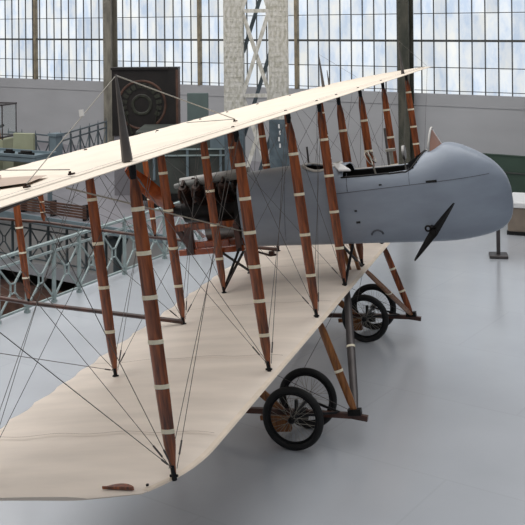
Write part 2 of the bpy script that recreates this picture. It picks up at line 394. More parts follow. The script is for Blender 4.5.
# left: glass case on pale plinth, display table, partition
root = empty('glass_display_case', HP(-6.1, -8.9), (0, 0, HROT+0.3)); tag(root, 'glass display case with a dark model inside, on a pale yellow-green plinth', 'display case')
bm = bmesh.new(); bx(bm, (-0.9, -0.3, 0), (0.9, 0.4, 1.5)); obj('plinth', bm, M['yellowgreen'], root)
bm = bmesh.new()
for x in (-0.88, 0.88):
    for y in (-0.28, 0.38): bx(bm, (x - 0.012, y - 0.012, 1.5), (x + 0.012, y + 0.012, 2.4))
for z in (1.57, 2.4):
    for y in (-0.28, 0.38): bx(bm, (-0.9, y - 0.02, z - 0.02), (0.9, y + 0.02, z + 0.02))
    for x in (-0.88, 0.88): bx(bm, (x - 0.02, -0.3, z - 0.02), (x + 0.02, 0.4, z + 0.02))
obj('case_frame', bm, M['greymetal'], root)
bm = bmesh.new()
bx(bm, (-0.86, -0.285, 1.6), (0.86, -0.28, 2.38)); bx(bm, (0.88, -0.27, 1.6), (0.885, 0.37, 2.38)); obj('glass', bm, M['caseglass'], root)
root = empty('display_model', HP(-5.55, -8.72, 1.5), (0, 0, HROT)); tag(root, 'small dark tube-shaped model on a wooden stand inside the glass case', 'model')
bm = bmesh.new(); tube(bm, [(-0.30, 0, 0.20), (0.20, 0, 0.36)], [0.06, 0.035], 10); obj('barrel', bm, M['iron'], root)
bm = bmesh.new(); tube(bm, [(0.0, 0, 0), (0.0, 0, 0.26)], [0.08, 0.05], 8); box(bm, (0, 0, 0.015), (0.24, 0.16, 0.03)); obj('stand', bm, M['wood_light'], root)

root = empty('display_table', HP(-4.15, -10.0 + 0.45), (0, 0, HROT + 0.1)); tag(root, 'long slate blue display table with a raised rim, far left', 'table')
bm = bmesh.new(); bx(bm, (-1.5, -0.35, 1.17), (1.15, 0.4, 1.30)); bevel(bm, 0.02, 1); obj('tabletop', bm, M['slate'], root)
bm = bmesh.new()
bx(bm, (-1.5, -0.37, 1.30), (1.15, -0.32, 1.36)); bx(bm, (-1.5, 0.36, 1.30), (1.15, 0.41, 1.36)); bx(bm, (1.1, -0.32, 1.30), (1.15, 0.36, 1.36)); obj('rim', bm, M['slate'], root)
for x in (-1.35, 1.0):
    for y in (-0.25, 0.3):
        bm = bmesh.new(); bx(bm, (x - 0.04, y - 0.04, 0), (x + 0.04, y + 0.04, 1.17)); obj('leg', bm, M['slate'], root)
for k, (x, y, s) in enumerate(((-1.0, 0, 0.22), (-0.25, 0.05, 0.12), (0.35, 0.0, 0.2))):
    bm = bmesh.new(); box(bm, (0, 0, 0.03), (s * 2, 0.14, 0.06)); tube(bm, [(-s * 0.8, 0, 0.08), (s * 0.8, 0, 0.08)], 0.03, 8)
    o = obj('small_exhibit', bm, M['iron']); p = Matrix.Translation(HP(-3.95, -9.55)) @ Matrix.Rotation(HROT + 0.1, 4, 'Z') @ Vector((x, y, 1.30))
    o.location = p; o.rotation_euler = (0, 0, HROT + 0.1)
    tag(o, ['dark exhibit lying at the left end of the blue display table', 'smallest dark exhibit, in the middle of the blue display table', 'dark exhibit nearest the right end of the blue display table'][k], 'exhibit')
bm = bmesh.new(); bx(bm, (-0.30, 0, 0), (0.27, 0.10, 1.74)); bevel(bm, 0.01, 1)
o = obj('partition_panel', bm, M['yellowgreen']); place(o, -4.25, -9.02, 0, 0.3); tag(o, 'pale yellow-green partition panel behind the blue display table', 'panel')
# slatted wooden rack at the edge of the far gallery
root = empty('slatted_rack', HP(-2.15, -9.95), (0, 0, HROT)); tag(root, 'low brown slatted wooden rack beyond the floor opening', 'rack')
for k in range(5):
    bm = bmesh.new(); bx(bm, (-1.3, 0.02, 0.06 + k * 0.062), (0.95, 0.05, 0.105 + k * 0.062)); obj('slat', bm, M['brownbox'], root)
for x in (-1.2, -0.2, 0.85):
    bm = bmesh.new(); bx(bm, (x - 0.03, 0.05, 0), (x + 0.03, 0.2, 0.36)); obj('leg', bm, M['iron'], root)

# the lower gallery seen through the railing
LG = -1.5
bm = bmesh.new(); bx(bm, (UL, -8.95, LG - 0.30), (2.6, 0.0, LG)); o = obj('floor_lower_gallery', bm, M['floor']); place(o, 0, 0); tag(o, kind='structure')
railing('railing', ((-6.2, -8.85), (-1.62, -8.85)), 'blue-grey iron railing one level down, beyond the floor opening', 0.645, M['slate'], 1.0, LG)
root = empty('newel_post', HP(-1.26, -8.85, LG), (0, 0, HROT)); tag(root, 'blue-grey iron newel with a flared head, one level down behind the railing', 'post')
bm = bmesh.new(); tube(bm, [(0, 0, 0), (0, 0, 0.5), (0, 0, 0.68)], [0.10, 0.10, 0.16], 12); obj('shaft', bm, M['slate'], root, True, 0.6)
bm = bmesh.new(); tube(bm, [(0, 0, 0.68), (0, 0, 0.88), (0, 0, 0.95)], [0.17, 0.26, 0.24], 8); obj('flared_head', bm, M['slate'], root, True, 0.6)
bm = bmesh.new(); tube(bm, [(0, 0, 0.95), (0, 0, 1.0), (0, 0, 1.12)], [0.1, 0.04, 0.004], 8); obj('finial', bm, M['slate'], root)
for k, (u, n, w, d, h, mm, lb) in enumerate((
        (-3.6, -9.7, 1.35, 0.5, 2.15, 'brownbox', 'tall brown wooden crate at the bottom of the opening, far left'),
        (-1.05, -9.7, 0.75, 0.5, 2.1, 'tan', 'tall tan crate at the bottom of the opening, right of the brown one'),
        (0.75, -9.7, 0.7, 0.5, 2.1, 'cabinet', 'tall black crate at the bottom of the opening'))):
    bm = bmesh.new(); bx(bm, (-w, -d, 0), (w, d, h)); bevel(bm, 0.02, 1)
    for q_ in (-0.7, 0.7): bx(bm, (w * q_ - 0.06, -d - 0.03, 0.05), (w * q_ + 0.06, -d + 0.01, h - 0.05))
    o = obj('wooden_crate', bm, M[mm]); place(o, u, n, LG if n > -8 else -4.1); tag(o, lb, 'crate')

# right: green screen, low white-topped plinth, barrier post
root = empty('green_screen', HP(6.3, -1.6), (0, 0, HROT)); tag(root, 'low bottle green screen behind the nose, along the back wall', 'screen')
bm = bmesh.new(); bx(bm, (-1.7, 0, 0), (6, 0.08, 0.98)); obj('panel', bm, M['greenpanel'], root)
bm = bmesh.new(); bx(bm, (-1.72, -0.03, 0.54), (6.02, 0.0, 0.575)); obj('mid_rail', bm, M['darkgreen'], root)
bm = bmesh.new(); bx(bm, (-1.72, -0.02, 0.98), (6.02, 0.1, 1.0)); obj('top_rail', bm, M['greenpanel'], root)
root = empty('low_plinth', HP(7.9, -5.75), (0, 0, HROT + 0.25)); tag(root, 'low beige draped plinth with a white top, beyond the nose', 'plinth')
bm = bmesh.new(); bx(bm, (-0.72, -0.3, 0.08), (2.5, 0.9, 0.58)); bevel(bm, 0.03, 2); obj('draped_body', bm, M['beige'], root)
bm = bmesh.new(); bx(bm, (-0.76, -0.34, 0.58), (2.55, 0.95, 0.69)); bevel(bm, 0.02, 2); obj('top', bm, M['white'], root)
bm = bmesh.new(); bx(bm, (-0.74, -0.25, 0), (2.45, 0.85, 0.08)); obj('base', bm, M['black'], root)
P = Vector((1.19, 12.87, 0))
root = empty('barrier_post', P, (0, 0, 0.15)); tag(root, 'short grey metal post on a rectangular foot under the nose', 'post')
bm = bmesh.new(); bx(bm, (-0.17, -0.17, 0), (0.17, 0.17, 0.06)); bevel(bm, 0.01, 1); obj('foot', bm, M['greymetal'], root)
bm = bmesh.new(); bx(bm, (-0.035, -0.03, 0.06), (0.035, 0.03, 1.0)); obj('shaft', bm, M['greymetal'], root)
bm = bmesh.new(); bx(bm, (-0.12, -0.02, 1.0), (0.12, 0.02, 1.16)); obj('head', bm, M['greymetal'], root)

# ------------------------------------------------------------------ THE BIPLANE (local frame: +X nose, +Y port, Z up)
plane = empty('pusher_biplane', (0, 0, GZ), (0, -TH, 0))
tag(plane, 'early pusher biplane with cream wings, mahogany struts and blue-grey nacelle', 'aeroplane')
H = 2.178; CH = 1.55
S = [0.0, 2.215, 3.922, 5.249, 6.251, 7.578, 9.285, 11.5]
GL = lambda x: (-GZ - x * math.sin(TH)) / math.cos(TH)

def camber(t):  # t 0 at the leading edge
    return 4 * 0.036 * (t ** 0.8) * (1 - t ** 0.75) 
def wing(name, y0, y1, zb, le, te, m, tips, thick=0.05, cs=0.9, tilt=0.0, n=13, dy=0.1, ribs=0.42, zoff=0.0):
    bm = bmesh.new(); rows = []
    ny = int((y1 - y0) / dy) + 1
    ysl = [y0 + (y1 - y0) * i / ny for i in range(ny + 1)]
    for y in ysl:
        xl = le(y); xt = te(y)
        fr = (y / ribs) % 1.0; sc = 0.055 * math.sin(PI * fr)
        xt2 = xt + sc
        top, bot = [], []
        for k in range(n + 1):
            t = (1 - math.cos(PI * k / n)) / 2
            x = xl + (xt2 - xl) * t
            T_ = (x - 0.1) / (-2.15 - 0.1); T_ = min(max(T_, 0), 1)
            zc = camber(T_)
            h = thick * (0.5 * math.sqrt(max(0, min(1, t * 9))) * (1 - t) ** 0.6 + 0.06)
            if t == 0: h = 0.006
            if t == 1: h = 0.003
            rib = 0.004 * (1 - abs(math.sin(PI * fr))) * math.sin(PI * t)
            top.append(bm.verts.new((x, y, zb + zoff + zc * cs - tilt * T_ + h * 0.5 + rib)))
            bot.append(bm.verts.new((x, y, zb + zoff + zc * cs - tilt * T_ - h * 0.5)))
        rows.append((top, bot))
    for (a, b), (c, d) in zip(rows, rows[1:]):
        for k in range(n):
            bm.faces.new((a[k], a[k + 1], c[k + 1], c[k])); bm.faces.new((b[k], d[k], d[k + 1], b[k + 1]))
        bm.faces.new((a[0], c[0], d[0], b[0])); bm.faces.new((a[n], b[n], d[n], c[n]))
    for (a, b) in (rows[0], rows[-1]):
        for k in range(n): bm.faces.new((a[k], a[k + 1], b[k + 1], b[k]))
    return obj(name, bm, m, plane, True, 0.9)

def le_low(y):
    d = min(y + 0.34, 11.84 - y)
    if d <= 0: return -0.50
    if d < 0.10: return -0.50 + 0.36 * (d / 0.10) ** 0.6
    if d < 0.95:
        s = (d - 0.10) / 0.85; return -0.14 + 0.235 * (1 - (1 - s) ** 2.6)
    return 0.095
def te_low(y):
    d = min(y + 0.36, 11.86 - y)
    return -2.12 + 0.30 * max(0, 1 - d / 1.1) ** 2
lower_wing = wing('lower_wing', -0.34, 11.84, -0.035, le_low, te_low, M['fabric_low'], None, zoff=0.0)
def le_up(y):
    d = min(y + 3.2, 14.45 - y); return 0.07 - 0.12 * max(0, 1 - d / 0.25) ** 2
def te_up(y):
    d = min(y + 3.2, 14.45 - y); return -2.08 + 0.4 * max(0, 1 - d / 0.7) ** 2
upper_wing = wing('upper_wing', -3.2, 14.45, H, le_up, te_up, M['fabric_top'], None, zoff=0.012, cs=0.5, tilt=0.075)

# helpers for wing surface heights
def top_z(x, zb, zoff, cs=0.9, tilt=0.0):
    T_ = min(max((x - 0.1) / (-2.25), 0), 1); return zb + zoff + camber(T_) * cs - tilt * T_ + 0.026
UT = lambda x: top_z(x, H, 0.012, 0.5, 0.075)
LT = lambda x: top_z(x, -0.035, 0.0)

# leading edge tapes
for (wg, y0, y1, fz, lef) in ((upper_wing, -3.0, 14.3, UT, le_up),):
    bm = bmesh.new(); x = lef(5) - 0.16
    n = 60; a = None
    for i in range(n + 1):
        y = y0 + (y1 - y0) * i / n
        q = [bm.verts.new((x - 0.012, y, fz(x) + 0.001)), bm.verts.new((x + 0.008, y, fz(x) + 0.003))]
        if a: bm.faces.new((a[0], a[1], q[1], q[0]))
        a = q
    obj('stitched_seam', bm, M['seam'], wg)

bm = bmesh.new(); a = None
for i in range(121):
    y = -0.2 + 11.9 * i / 120; x1_ = le_low(y)
    q = []
    for dx in (0.004, -0.006, -0.02, -0.035, -0.045):
        x = x1_ + dx; tt = max(0.0, (x1_ - x) / (x1_ + 2.12)); hh = 0.05 * (0.5 * math.sqrt(min(1, tt * 9)) * (1 - tt) ** 0.6 + 0.06)
        T_ = min(max((x - 0.1) / -2.25, 0), 1)
        q.append(bm.verts.new((x, y, -0.035 + camber(T_) * 0.9 + hh * 0.5 + 0.003 - (0.006 if dx > 0 else 0))))
    if a:
        for k in range(4): bm.faces.new((a[k], a[k + 1], q[k + 1], q[k]))
    a = q
obj('leading_edge_tape', bm, M['edge'], lower_wing, True)
for y in (0.75, 2.6, 4.5, 6.4, 8.2, 10.2):
    bm = bmesh.new(); a = None
    for i in range(31):
        x = 0.02 - 2.05 * i / 30; yy = y + 0.02 * math.sin(i * 0.7)
        q = [bm.verts.new((x, yy - 0.004, LT(x) + 0.003)), bm.verts.new((x, yy + 0.004, LT(x) + 0.003))]
        if a: bm.faces.new((a[0], a[1], q[1], q[0]))
        a = q
    obj('stitched_seam', bm, M['seam_low'], lower_wing)
# open slot with a wooden batten on the upper wing's overhang
def lens(bm, x0, x1, y0, y1, fz, lift, n=20, curve=0.0):
    a, b = [], []
    for i in range(n + 1):
        t = i / n; w = math.sin(PI * t) ** 0.8
        x = x0 + (x1 - x0) * t; y = y0 + (y1 - y0) * t
        a.append(bm.verts.new((x, y - w * curve, fz(x) + lift))); b.append(bm.verts.new((x, y + w * curve, fz(x) + lift * 0.3)))
    for i in range(n): bm.faces.new((a[i], a[i + 1], b[i + 1], b[i]))

bm = bmesh.new(); N_ = 14; a = None
for i in range(N_ + 1):
    t = i / N_; ya = -0.52 + 0.52 * t; yb = -0.90 - 0.06 * t; xa = -0.37 - 0.83 * t; xb = -0.28 - 0.92 * t
    q = []
    for k in range(6):
        f_ = k / 5; x = xa + (xb - xa) * f_; y = ya + (yb - ya) * f_
        q.append(bm.verts.new((x, y, UT(x) + 0.006 + 0.02 * math.sin(PI * f_) * t)))
    if a:
        for k in range(5): bm.faces.new((a[k], a[k + 1], q[k + 1], q[k]))
    a = q
obj('loose_fabric_flap', bm, M['flap'], upper_wing, True)
bm = bmesh.new(); bar(bm, (-0.99, -0.16, UT(-0.97) + 0.012), (-0.53, -0.96, UT(-0.52) + 0.012), 0.05, 0.035); obj('wooden_batten', bm, M['wood'], upper_wing)
for (x, y) in ((-0.14, -0.61), (-0.31, 3.1), (-0.17, -1.11)):
    bm = bmesh.new(); box(bm, (x, y, UT(x) + 0.002), (0.035, 0.035, 0.012)); tube(bm, [(x - 0.01, y, UT(x)), (x - 0.01, y, UT(x) + 0.02)], 0.009, 8)
    obj('cable_fitting', bm, M['rust'], upper_wing)
for y in S[1:]:
    for x in (-0.02, -CH):
        bm = bmesh.new(); tube(bm, [(x, y, UT(x) - 0.005), (x, y, UT(x) + 0.006)], [0.02, 0.012], 8); obj('strut_bolt', bm, M['rust'], upper_wing)
# torn brown hand hold at the lower tip
bm = bmesh.new(); top, bot = [], []
N_ = 16
def lowpt(u, v):  # along the tip
    x = -0.20 - 0.24 * u; y = -0.225 + 0.0 * u
    return x, y + v
for i in range(N_ + 1):
    t = i / N_; w = 0.05 * math.sin(PI * min(1, t * 1.15)) ** 0.8 if t < 0.87 else 0.004
    x, y = lowpt(t, 0)
    top.append(bm.verts.new((x, y + w, LT(x) + 0.012))); bot.append(bm.verts.new((x, y - 0.004, LT(x) + 0.012)))
for i in range(N_): bm.faces.new((top[i], top[i + 1], bot[i + 1], bot[i]))
r = bmesh.ops.extrude_face_region(bm, geom=bm.faces[:]); bmesh.ops.translate(bm, vec=(0, 0, -0.02), verts=[v for v in r['geom'] if isinstance(v, bmesh.types.BMVert)])
obj('torn_hand_hold', bm, M['wood'], lower_wing)
for x, y in ((-0.13, -0.16),):
    bm = bmesh.new(); tube(bm, [(x, y, LT(x) - 0.005), (x, y, LT(x) + 0.006)], 0.011, 8); obj('bolt', bm, M['iron'], lower_wing)

# interplane struts: one template, copied
def strut_tmpl(h, nb, half=0.055, th=0.022, m=None, z_in=0.0):
    bm = bmesh.new(); rings = []; n = 14
    prof = [(0.0, 0.32), (0.035, 0.45), (0.10, 0.85), (0.25, 1.0), (0.5, 1.05), (0.75, 1.0), (0.90, 0.85), (0.965, 0.45), (1.0, 0.32)]
    for t, s in prof:
        rings.append([bm.verts.new((half * s * math.cos(2 * PI * k / n), th * s * math.sin(2 * PI * k / n), h * t)) for k in range(n)])
    for a, b in zip(rings, rings[1:]):
        for k in range(n): bm.faces.new((a[k], a[(k + 1) % n], b[(k + 1) % n], b[k]))
    bm.faces.new(rings[0][::-1]); bm.faces.new(rings[-1])
    root = obj('interplane_strut', bm, m or M['wood'], plane, True, 0.9)
    for j in range(nb):
        t = (j + 1) / (nb + 1)
        s = next((p0[1] + (p1[1] - p0[1]) * (t - p0[0]) / (p1[0] - p0[0])) for p0, p1 in zip(prof, prof[1:]) if p0[0] <= t <= p1[0])
        bm = bmesh.new(); g = [[bm.verts.new(((half * s + 0.004) * math.cos(2 * PI * k / n), (th * s + 0.004) * math.sin(2 * PI * k / n), h * t + dz)) for k in range(n)] for dz in (-0.015, 0.015)]
        for k in range(n): bm.faces.new((g[0][k], g[0][(k + 1) % n], g[1][(k + 1) % n], g[1][k]))
        bm.faces.new(g[0][::-1]); bm.faces.new(g[1])
        obj('cream_binding', bm, M['binding'], root, True, 0.9)
    bm = bmesh.new(); tube(bm, [(0, 0, -0.03), (0, 0, 0.075)], [0.020, 0.018], 8); tube(bm, [(-0.03, 0, 0.0), (0.03, 0, 0.0)], 0.010, 6); obj('socket', bm, M['steel'], root)
    bm = bmesh.new(); tube(bm, [(0, 0, h - 0.10), (0, 0, h + 0.02)], [0.024, 0.03], 8); obj('socket', bm, M['steel'], root)
    return root
st0 = strut_tmpl(H, 6); st4 = strut_tmpl(H, 4)
first = True; first4 = True
for xx in (0.0, -CH):
    for i, y in enumerate(S):
        if xx == 0 and i in (0, 1, 7):
            o = st0 if first else dup(st0, plane); first = False
        else:
            o = st4 if first4 else dup(st4, plane); first4 = False
        o.location = (xx - (0.10 if xx < 0 and i > 5 else 0.0), y, 0.0)
        if xx < 0: o.scale = (1, 1, 0.97)
# rear sockets sit on the cambered wing: shift a little up handled by wing thickness

# bracing wires
WIRES = []
def wire(a, b, r=0.0028, m=None, nm='bracing_wire', parent=None):
    bm = bmesh.new(); tube(bm, [a, b], r, 5)
    a_, b_ = Vector(a), Vector(b); d = (b_ - a_).normalized(); Ln = (b_ - a_).length
    if nm == 'bracing_wire' and Ln > 0.8: tube(bm, [a_ + d * 0.10, a_ + d * 0.20], 0.007, 5)
    return obj(nm, bm, m or M['wire'], parent or plane)
for x in (0.0, -CH):
    for i in range(7):
        if i == 3: continue
        for dx in ((0.02,) if i > 2 else (0.03, -0.03)):
            # towards the middle: landing wires from outer bottom to inner top and flying wires the other way
            if i < 3: wire((x + dx, S[i], 0.05), (x - dx, S[i + 1], H - 0.04))
            else: wire((x + dx, S[i + 1], 0.05), (x - dx, S[i], H - 0.04))
        if i < 3: wire((x, S[i], H - 0.04), (x, S[i + 1], 0.05))
        else: wire((x, S[i + 1], H - 0.04), (x, S[i], 0.05))
for y in S:
    wire((-0.01, y, 0.05), (-CH + 0.01, y, H - 0.05), 0.0024); wire((-CH + 0.01, y, 0.05), (-0.01, y, H - 0.05), 0.0024)
for x in (0.0, -CH):     # out to the overhangs
    wire((x, 0, 0.05), (x, -2.6, H)); wire((x, 0, 0.05), (x, -1.3, H)); wire((x, 11.5, 0.05), (x, 14.1, H))
wire((-CH, 2.215, 0.05), (-CH, -0.05, H * 0.45)); 
# control cable from a pulley under the wing to the nacelle
wire((-0.78, 0.42, 2.02), (-1.16, 5.33, 0.70), 0.0075, M['cable'], 'control_cable')
bm = bmesh.new(); ring(bm, (-0.78, 0.42, 2.08), (0, 1, 0.2), 0.035, 0.012, 20, 8); box(bm, (-0.78, 0.42, 2.13), (0.10, 0.03, 0.06)); tube(bm, [(-0.92, 0.42, 2.10), (-0.62, 0.42, 2.12)], 0.012, 6)
obj('pulley', bm, M['iron'], plane)
bm = bmesh.new(); tube(bm, [(-0.78, 0.42, 2.06), (-1.9, 0.1, 1.75)], 0.018, 6); obj('aileron_rod', bm, M['greymetal'], plane)

# king posts and their wires
def kingpost(x, y, h=0.62, r=0.035):
    bm = bmesh.new(); z = UT(x) - 0.01
    tube(bm, [(x, y, z), (x, y, z + h * 0.35), (x, y, z + h)], [r * 1.15, r * 0.85, r * 0.2], 8, flat=0.6)
    return obj('king_post', bm, M['mast'], plane, True, 0.9)
for x, y in ((-0.03, 0.0), (-0.05, 11.5), (-1.55, 11.5)):
    kingpost(x, y, r=0.05 if y < 5 else 0.045)
    zt_ = UT(x) + 0.60; s = 1 if y < 5 else -1
    if s > 0:
        wire((x, y, zt_), (-0.17, -1.11, UT(-0.17) + 0.02), 0.0032, M['cable'], 'king_post_wire')
        wire((x, y, zt_), (-0.31, 3.10, UT(-0.31) + 0.02), 0.005, M['cable'], 'king_post_wire')
        bm = bmesh.new(); box(bm, (-0.09, -0.46, 2.60), (0.035, 0.006, 0.045)); obj('paper_tag', bm, M['white'], plane)
    else:
        wire((x, y, zt_), (x, y + 2.9, UT(x)), 0.0025, M['wire'], 'king_post_wire')
bm = bmesh.new(); tube(bm, [(-1.5, 11.75, UT(-1.5)), (-1.5, 11.75, UT(-1.5) + 0.28)], [0.018, 0.006], 6); obj('aileron_horn', bm, M['mast'], plane)
# aileron cable lying over the upper wing
wire((-0.15, -0.61, UT(-0.15) + 0.03), (-1.6, 0.55, UT(-1.6) + 0.05), 0.0035, M['wire'], 'aileron_cable')
wire((-0.31, 3.1, UT(-0.31) + 0.02), (-1.3, 4.2, UT(-1.3) + 0.02), 0.0035, M['wire'], 'aileron_cable')

# tail booms
ends = {}
for y, s in ((3.922, 1), (7.578, -1)):
    for zz in ((0.02, 0.35, 0.746, 1.12), (2.08, 1.83, 1.56, 1.42)):
        bm = bmesh.new(); y2 = y
        p = [(-CH, y, zz[0]), (-3.48, y, zz[1]), (-5.36, y, zz[2]), (-7.4, y + s * 0.2, zz[3])]
        tube(bm, p, [0.026, 0.026, 0.024, 0.02], 10); obj('tail_boom', bm, M['wood_dark'], plane, True, 0.9)
    for x, zl, zu in ((-3.48, 0.35, 1.83), (-5.36, 0.746, 1.56)):
        o = dup(st4, plane, (x, y, zl)); o.scale = (0.85, 0.9, (zu - zl) / H); o.name = 'boom_strut'
    zl, zu = 0.35, 1.83
    wire((-CH, y, 0.02), (-3.48, y, zu)); wire((-CH, y, H), (-3.48, y, zl))
    wire((-3.48, y, zl), (-5.36, y, 1.56)); wire((-3.48, y, zu), (-5.36, y, 0.75))
wire((-3.48, 3.922, 0.35), (-3.48, 7.578, 1.83)); wire((-3.48, 7.578, 0.35), (-3.48, 3.922, 1.83))
bm = bmesh.new(); bar(bm, (-7.4, 3.6, 1.42), (-7.4, 7.9, 1.42), 0.05, 0.05); bar(bm, (-7.4, 3.9, 1.12), (-7.4, 7.6, 1.12), 0.05, 0.05); obj('tail_crossbar', bm, M['wood_dark'], plane)

# undercarriage: a skid and two spoked wheels either side
RW = 0.333
def wheel_tmpl():
    root = empty('wheel', (0, 0, 0), parent=plane)
    bm = bmesh.new(); ring(bm, (0, 0, 0), (0, 1, 0), RW - 0.036, 0.037, 56, 12, 0.9); obj('tyre', bm, M['black'], root, True)
    bm = bmesh.new(); ring(bm, (0, 0, 0), (0, 1, 0), RW - 0.078, 0.012, 48, 8, 1.4); obj('rim', bm, M['steel'], root, True)
    bm = bmesh.new(); tube(bm, [(0, -0.09, 0), (0, -0.07, 0), (0, 0.07, 0), (0, 0.09, 0)], [0.022, 0.036, 0.036, 0.022], 14); obj('hub', bm, M['iron'], root, True, 0.8)
    bm = bmesh.new()
    for k in range(36):
        t = 2 * PI * k / 36; t2 = t + (0.5 if k % 4 < 2 else -0.5); sy = 0.06 if k % 2 else -0.06
        tube(bm, [(0.034 * math.cos(t2), sy, 0.034 * math.sin(t2)), ((RW - 0.085) * math.cos(t), 0, (RW - 0.085) * math.sin(t))], 0.0022, 4)
    obj('spokes', bm, M['cable'], root)
    return root
wh0 = wheel_tmpl(); first = True
for yc in (3.922, 7.578):
    axx, axz = -0.325, 0
    # axle height so that the tyre touches the floor
    axz = (-GZ + RW - axx * math.sin(TH)) / math.cos(TH)
    for s in (-1, 1):
        o = wh0 if first else dup(wh0, plane); first = False
        o.location = (axx, yc + s * 0.295, axz)
    bm = bmesh.new(); tube(bm, [(axx, yc - 0.33, axz), (axx, yc + 0.33, axz)], 0.02, 10); obj('axle', bm, M['steel'], plane)
    bm = bmesh.new(); pts = [(0.40, 0, -1.105), (0.25, 0, -1.07), (-0.3, 0, -1.02), (-0.95, 0, -0.975), (-1.9, 0, -0.955), (-2.5, 0, -0.98)]
    for a, b in zip(pts, pts[1:]): bar(bm, (a[0], yc, a[2]), (b[0] - 0.01, yc, b[2]), 0.05, 0.055)
    obj('landing_skid', bm, M['wood_dark'], plane)
    s = 1 if yc < 5 else -1
    def plank(a, b, w, h, m, bands, nm='undercarriage_strut'):
        a, b = Vector(a), Vector(b)
        fl = 1.75
        if abs((b - a).y) > abs((b - a).x): w = w * 1.75; fl = 0.5
        bm = bmesh.new(); tube(bm, [a, a.lerp(b, 0.12), a.lerp(b, 0.5), a.lerp(b, 0.88), b], [w * 0.4, w * 0.55, w * 0.6, w * 0.55, w * 0.4], 10, flat=fl)
        o = obj(nm, bm, m, plane, True, 0.9)
        for t in bands:
            p = a.lerp(b, t); d = (b - a).normalized() * 0.014
            bm = bmesh.new(); tube(bm, [p - d, p + d], w * 0.64, 10, flat=fl); obj('cream_binding', bm, M['binding'], o)
        return o
    plank((0.02, yc, -0.06), (0.27, yc, -1.03), 0.045, 0.03, M['wood_light'] if s > 0 else M['wood'], (0.33, 0.66) if s < 0 else (0.55,))
    inner = yc + s * 1.327
    plank((0.02, inner, -0.06), (0.27, yc + s * 0.02, -1.03), 0.045, 0.03, M['greymetal'] if s > 0 else M['wood_light'], (0.5,))
    plank((-CH, yc, -0.06), (-0.52, yc, -1.0), 0.05, 0.03, M['wood_light'], (0.6,))
    plank((-CH, inner, -0.06), (-1.25, yc + s * 0.02, -0.95), 0.045, 0.03, M['wood_light'], (0.5,))
    plank((-CH, yc, -0.06), (-1.9, yc, -0.95), 0.045, 0.03, M['wood_light'], (0.5,))
    bm = bmesh.new(); box(bm, (-0.58, yc, -1.15), (0.24, 0.07, 0.12)); box(bm, (-0.62, yc, -1.06), (0.34, 0.055, 0.05)); obj('axle_block', bm, M['wood_light'], plane)
    bm = bmesh.new()
    for k in range(6): ring(bm, (axx + (k - 2.5) * 0.022, yc, -1.04), (1, 0, 0), 0.06, 0.012, 14, 6)
    tube(bm, [(axx + 0.02, yc - 0.16, axz + 0.14), (axx - 0.02, yc - 0.14, axz - 0.10)], 0.022, 8)
    obj('rubber_cord', bm, M['black'], plane)
    bm = bmesh.new(); tube(bm, [(0.1, yc, -1.03), (axx + 0.02, yc - 0.24, axz)], 0.014, 8); tube(bm, [(0.1, yc, -1.03), (axx + 0.02, yc + 0.24, axz)], 0.014, 8); obj('radius_rod', bm, M['steel'], plane)
    bm = bmesh.new(); box(bm, (0.27, yc, -1.03), (0.14, 0.07, 0.06)); obj('apex_fitting', bm, M['iron'], plane)
    wire((0.02, yc, -0.08), (0.27, yc - s * 0.0, -1.0), 0.002); wire((-CH, yc, -0.08), (0.25, yc, -1.03), 0.003); wire((0.0, inner, -0.08), (-0.55, yc, -1.0), 0.003)

# ------------------------------------------------------------------ nacelle
YC = 5.75
def interp(tab, x):
    if x <= tab[0][0]: return tab[0][1]
    for (a, fa), (b, fb) in zip(tab, tab[1:]):
        if x <= b:
            t = (x - a) / (b - a); return fa + (fb - fa) * t
    return tab[-1][1]
def smooth_tab(tab):
    # Catmull style resample
    out = []
    for i in range(len(tab) - 1):
        p0 = tab[max(i - 1, 0)]; p1 = tab[i]; p2 = tab[i + 1]; p3 = tab[min(i + 2, len(tab) - 1)]
        for k in range(6):
            t = k / 6
            m1 = (p2[1] - p0[1]) / (p2[0] - p0[0]) * (p2[0] - p1[0]); m2 = (p3[1] - p1[1]) / (p3[0] - p1[0]) * (p2[0] - p1[0])
            h = (2 * t**3 - 3 * t**2 + 1) * p1[1] + (t**3 - 2 * t**2 + t) * m1 + (-2 * t**3 + 3 * t**2) * p2[1] + (t**3 - t**2) * m2
            out.append((p1[0] + (p2[0] - p1[0]) * t, h))
    out.append(tab[-1]); return out
ZT = smooth_tab([(-1.40, 1.37), (-0.9, 1.405), (-0.4, 1.40), (0.1, 1.375), (0.7, 1.375), (1.05, 1.405), (1.22, 1.455), (1.36, 1.495), (1.51, 1.46), (1.68, 1.372), (1.80, 1.295), (1.89, 1.22), (1.98, 1.11), (2.03, 1.01), (2.055, 0.90)])
ZB = smooth_tab([(-1.40, 0.49), (-0.5, 0.445), (0.5, 0.395), (1.2, 0.355), (1.45, 0.355), (1.66, 0.375), (1.82, 0.405), (1.93, 0.45), (2.01, 0.53), (2.045, 0.63), (2.055, 0.70)])
HW = smooth_tab([(-1.40, 0.36), (-0.6, 0.395), (0.4, 0.40), (1.0, 0.39), (1.35, 0.37), (1.6, 0.325), (1.8, 0.255), (1.93, 0.185), (2.01, 0.115), (2.055, 0.05)])
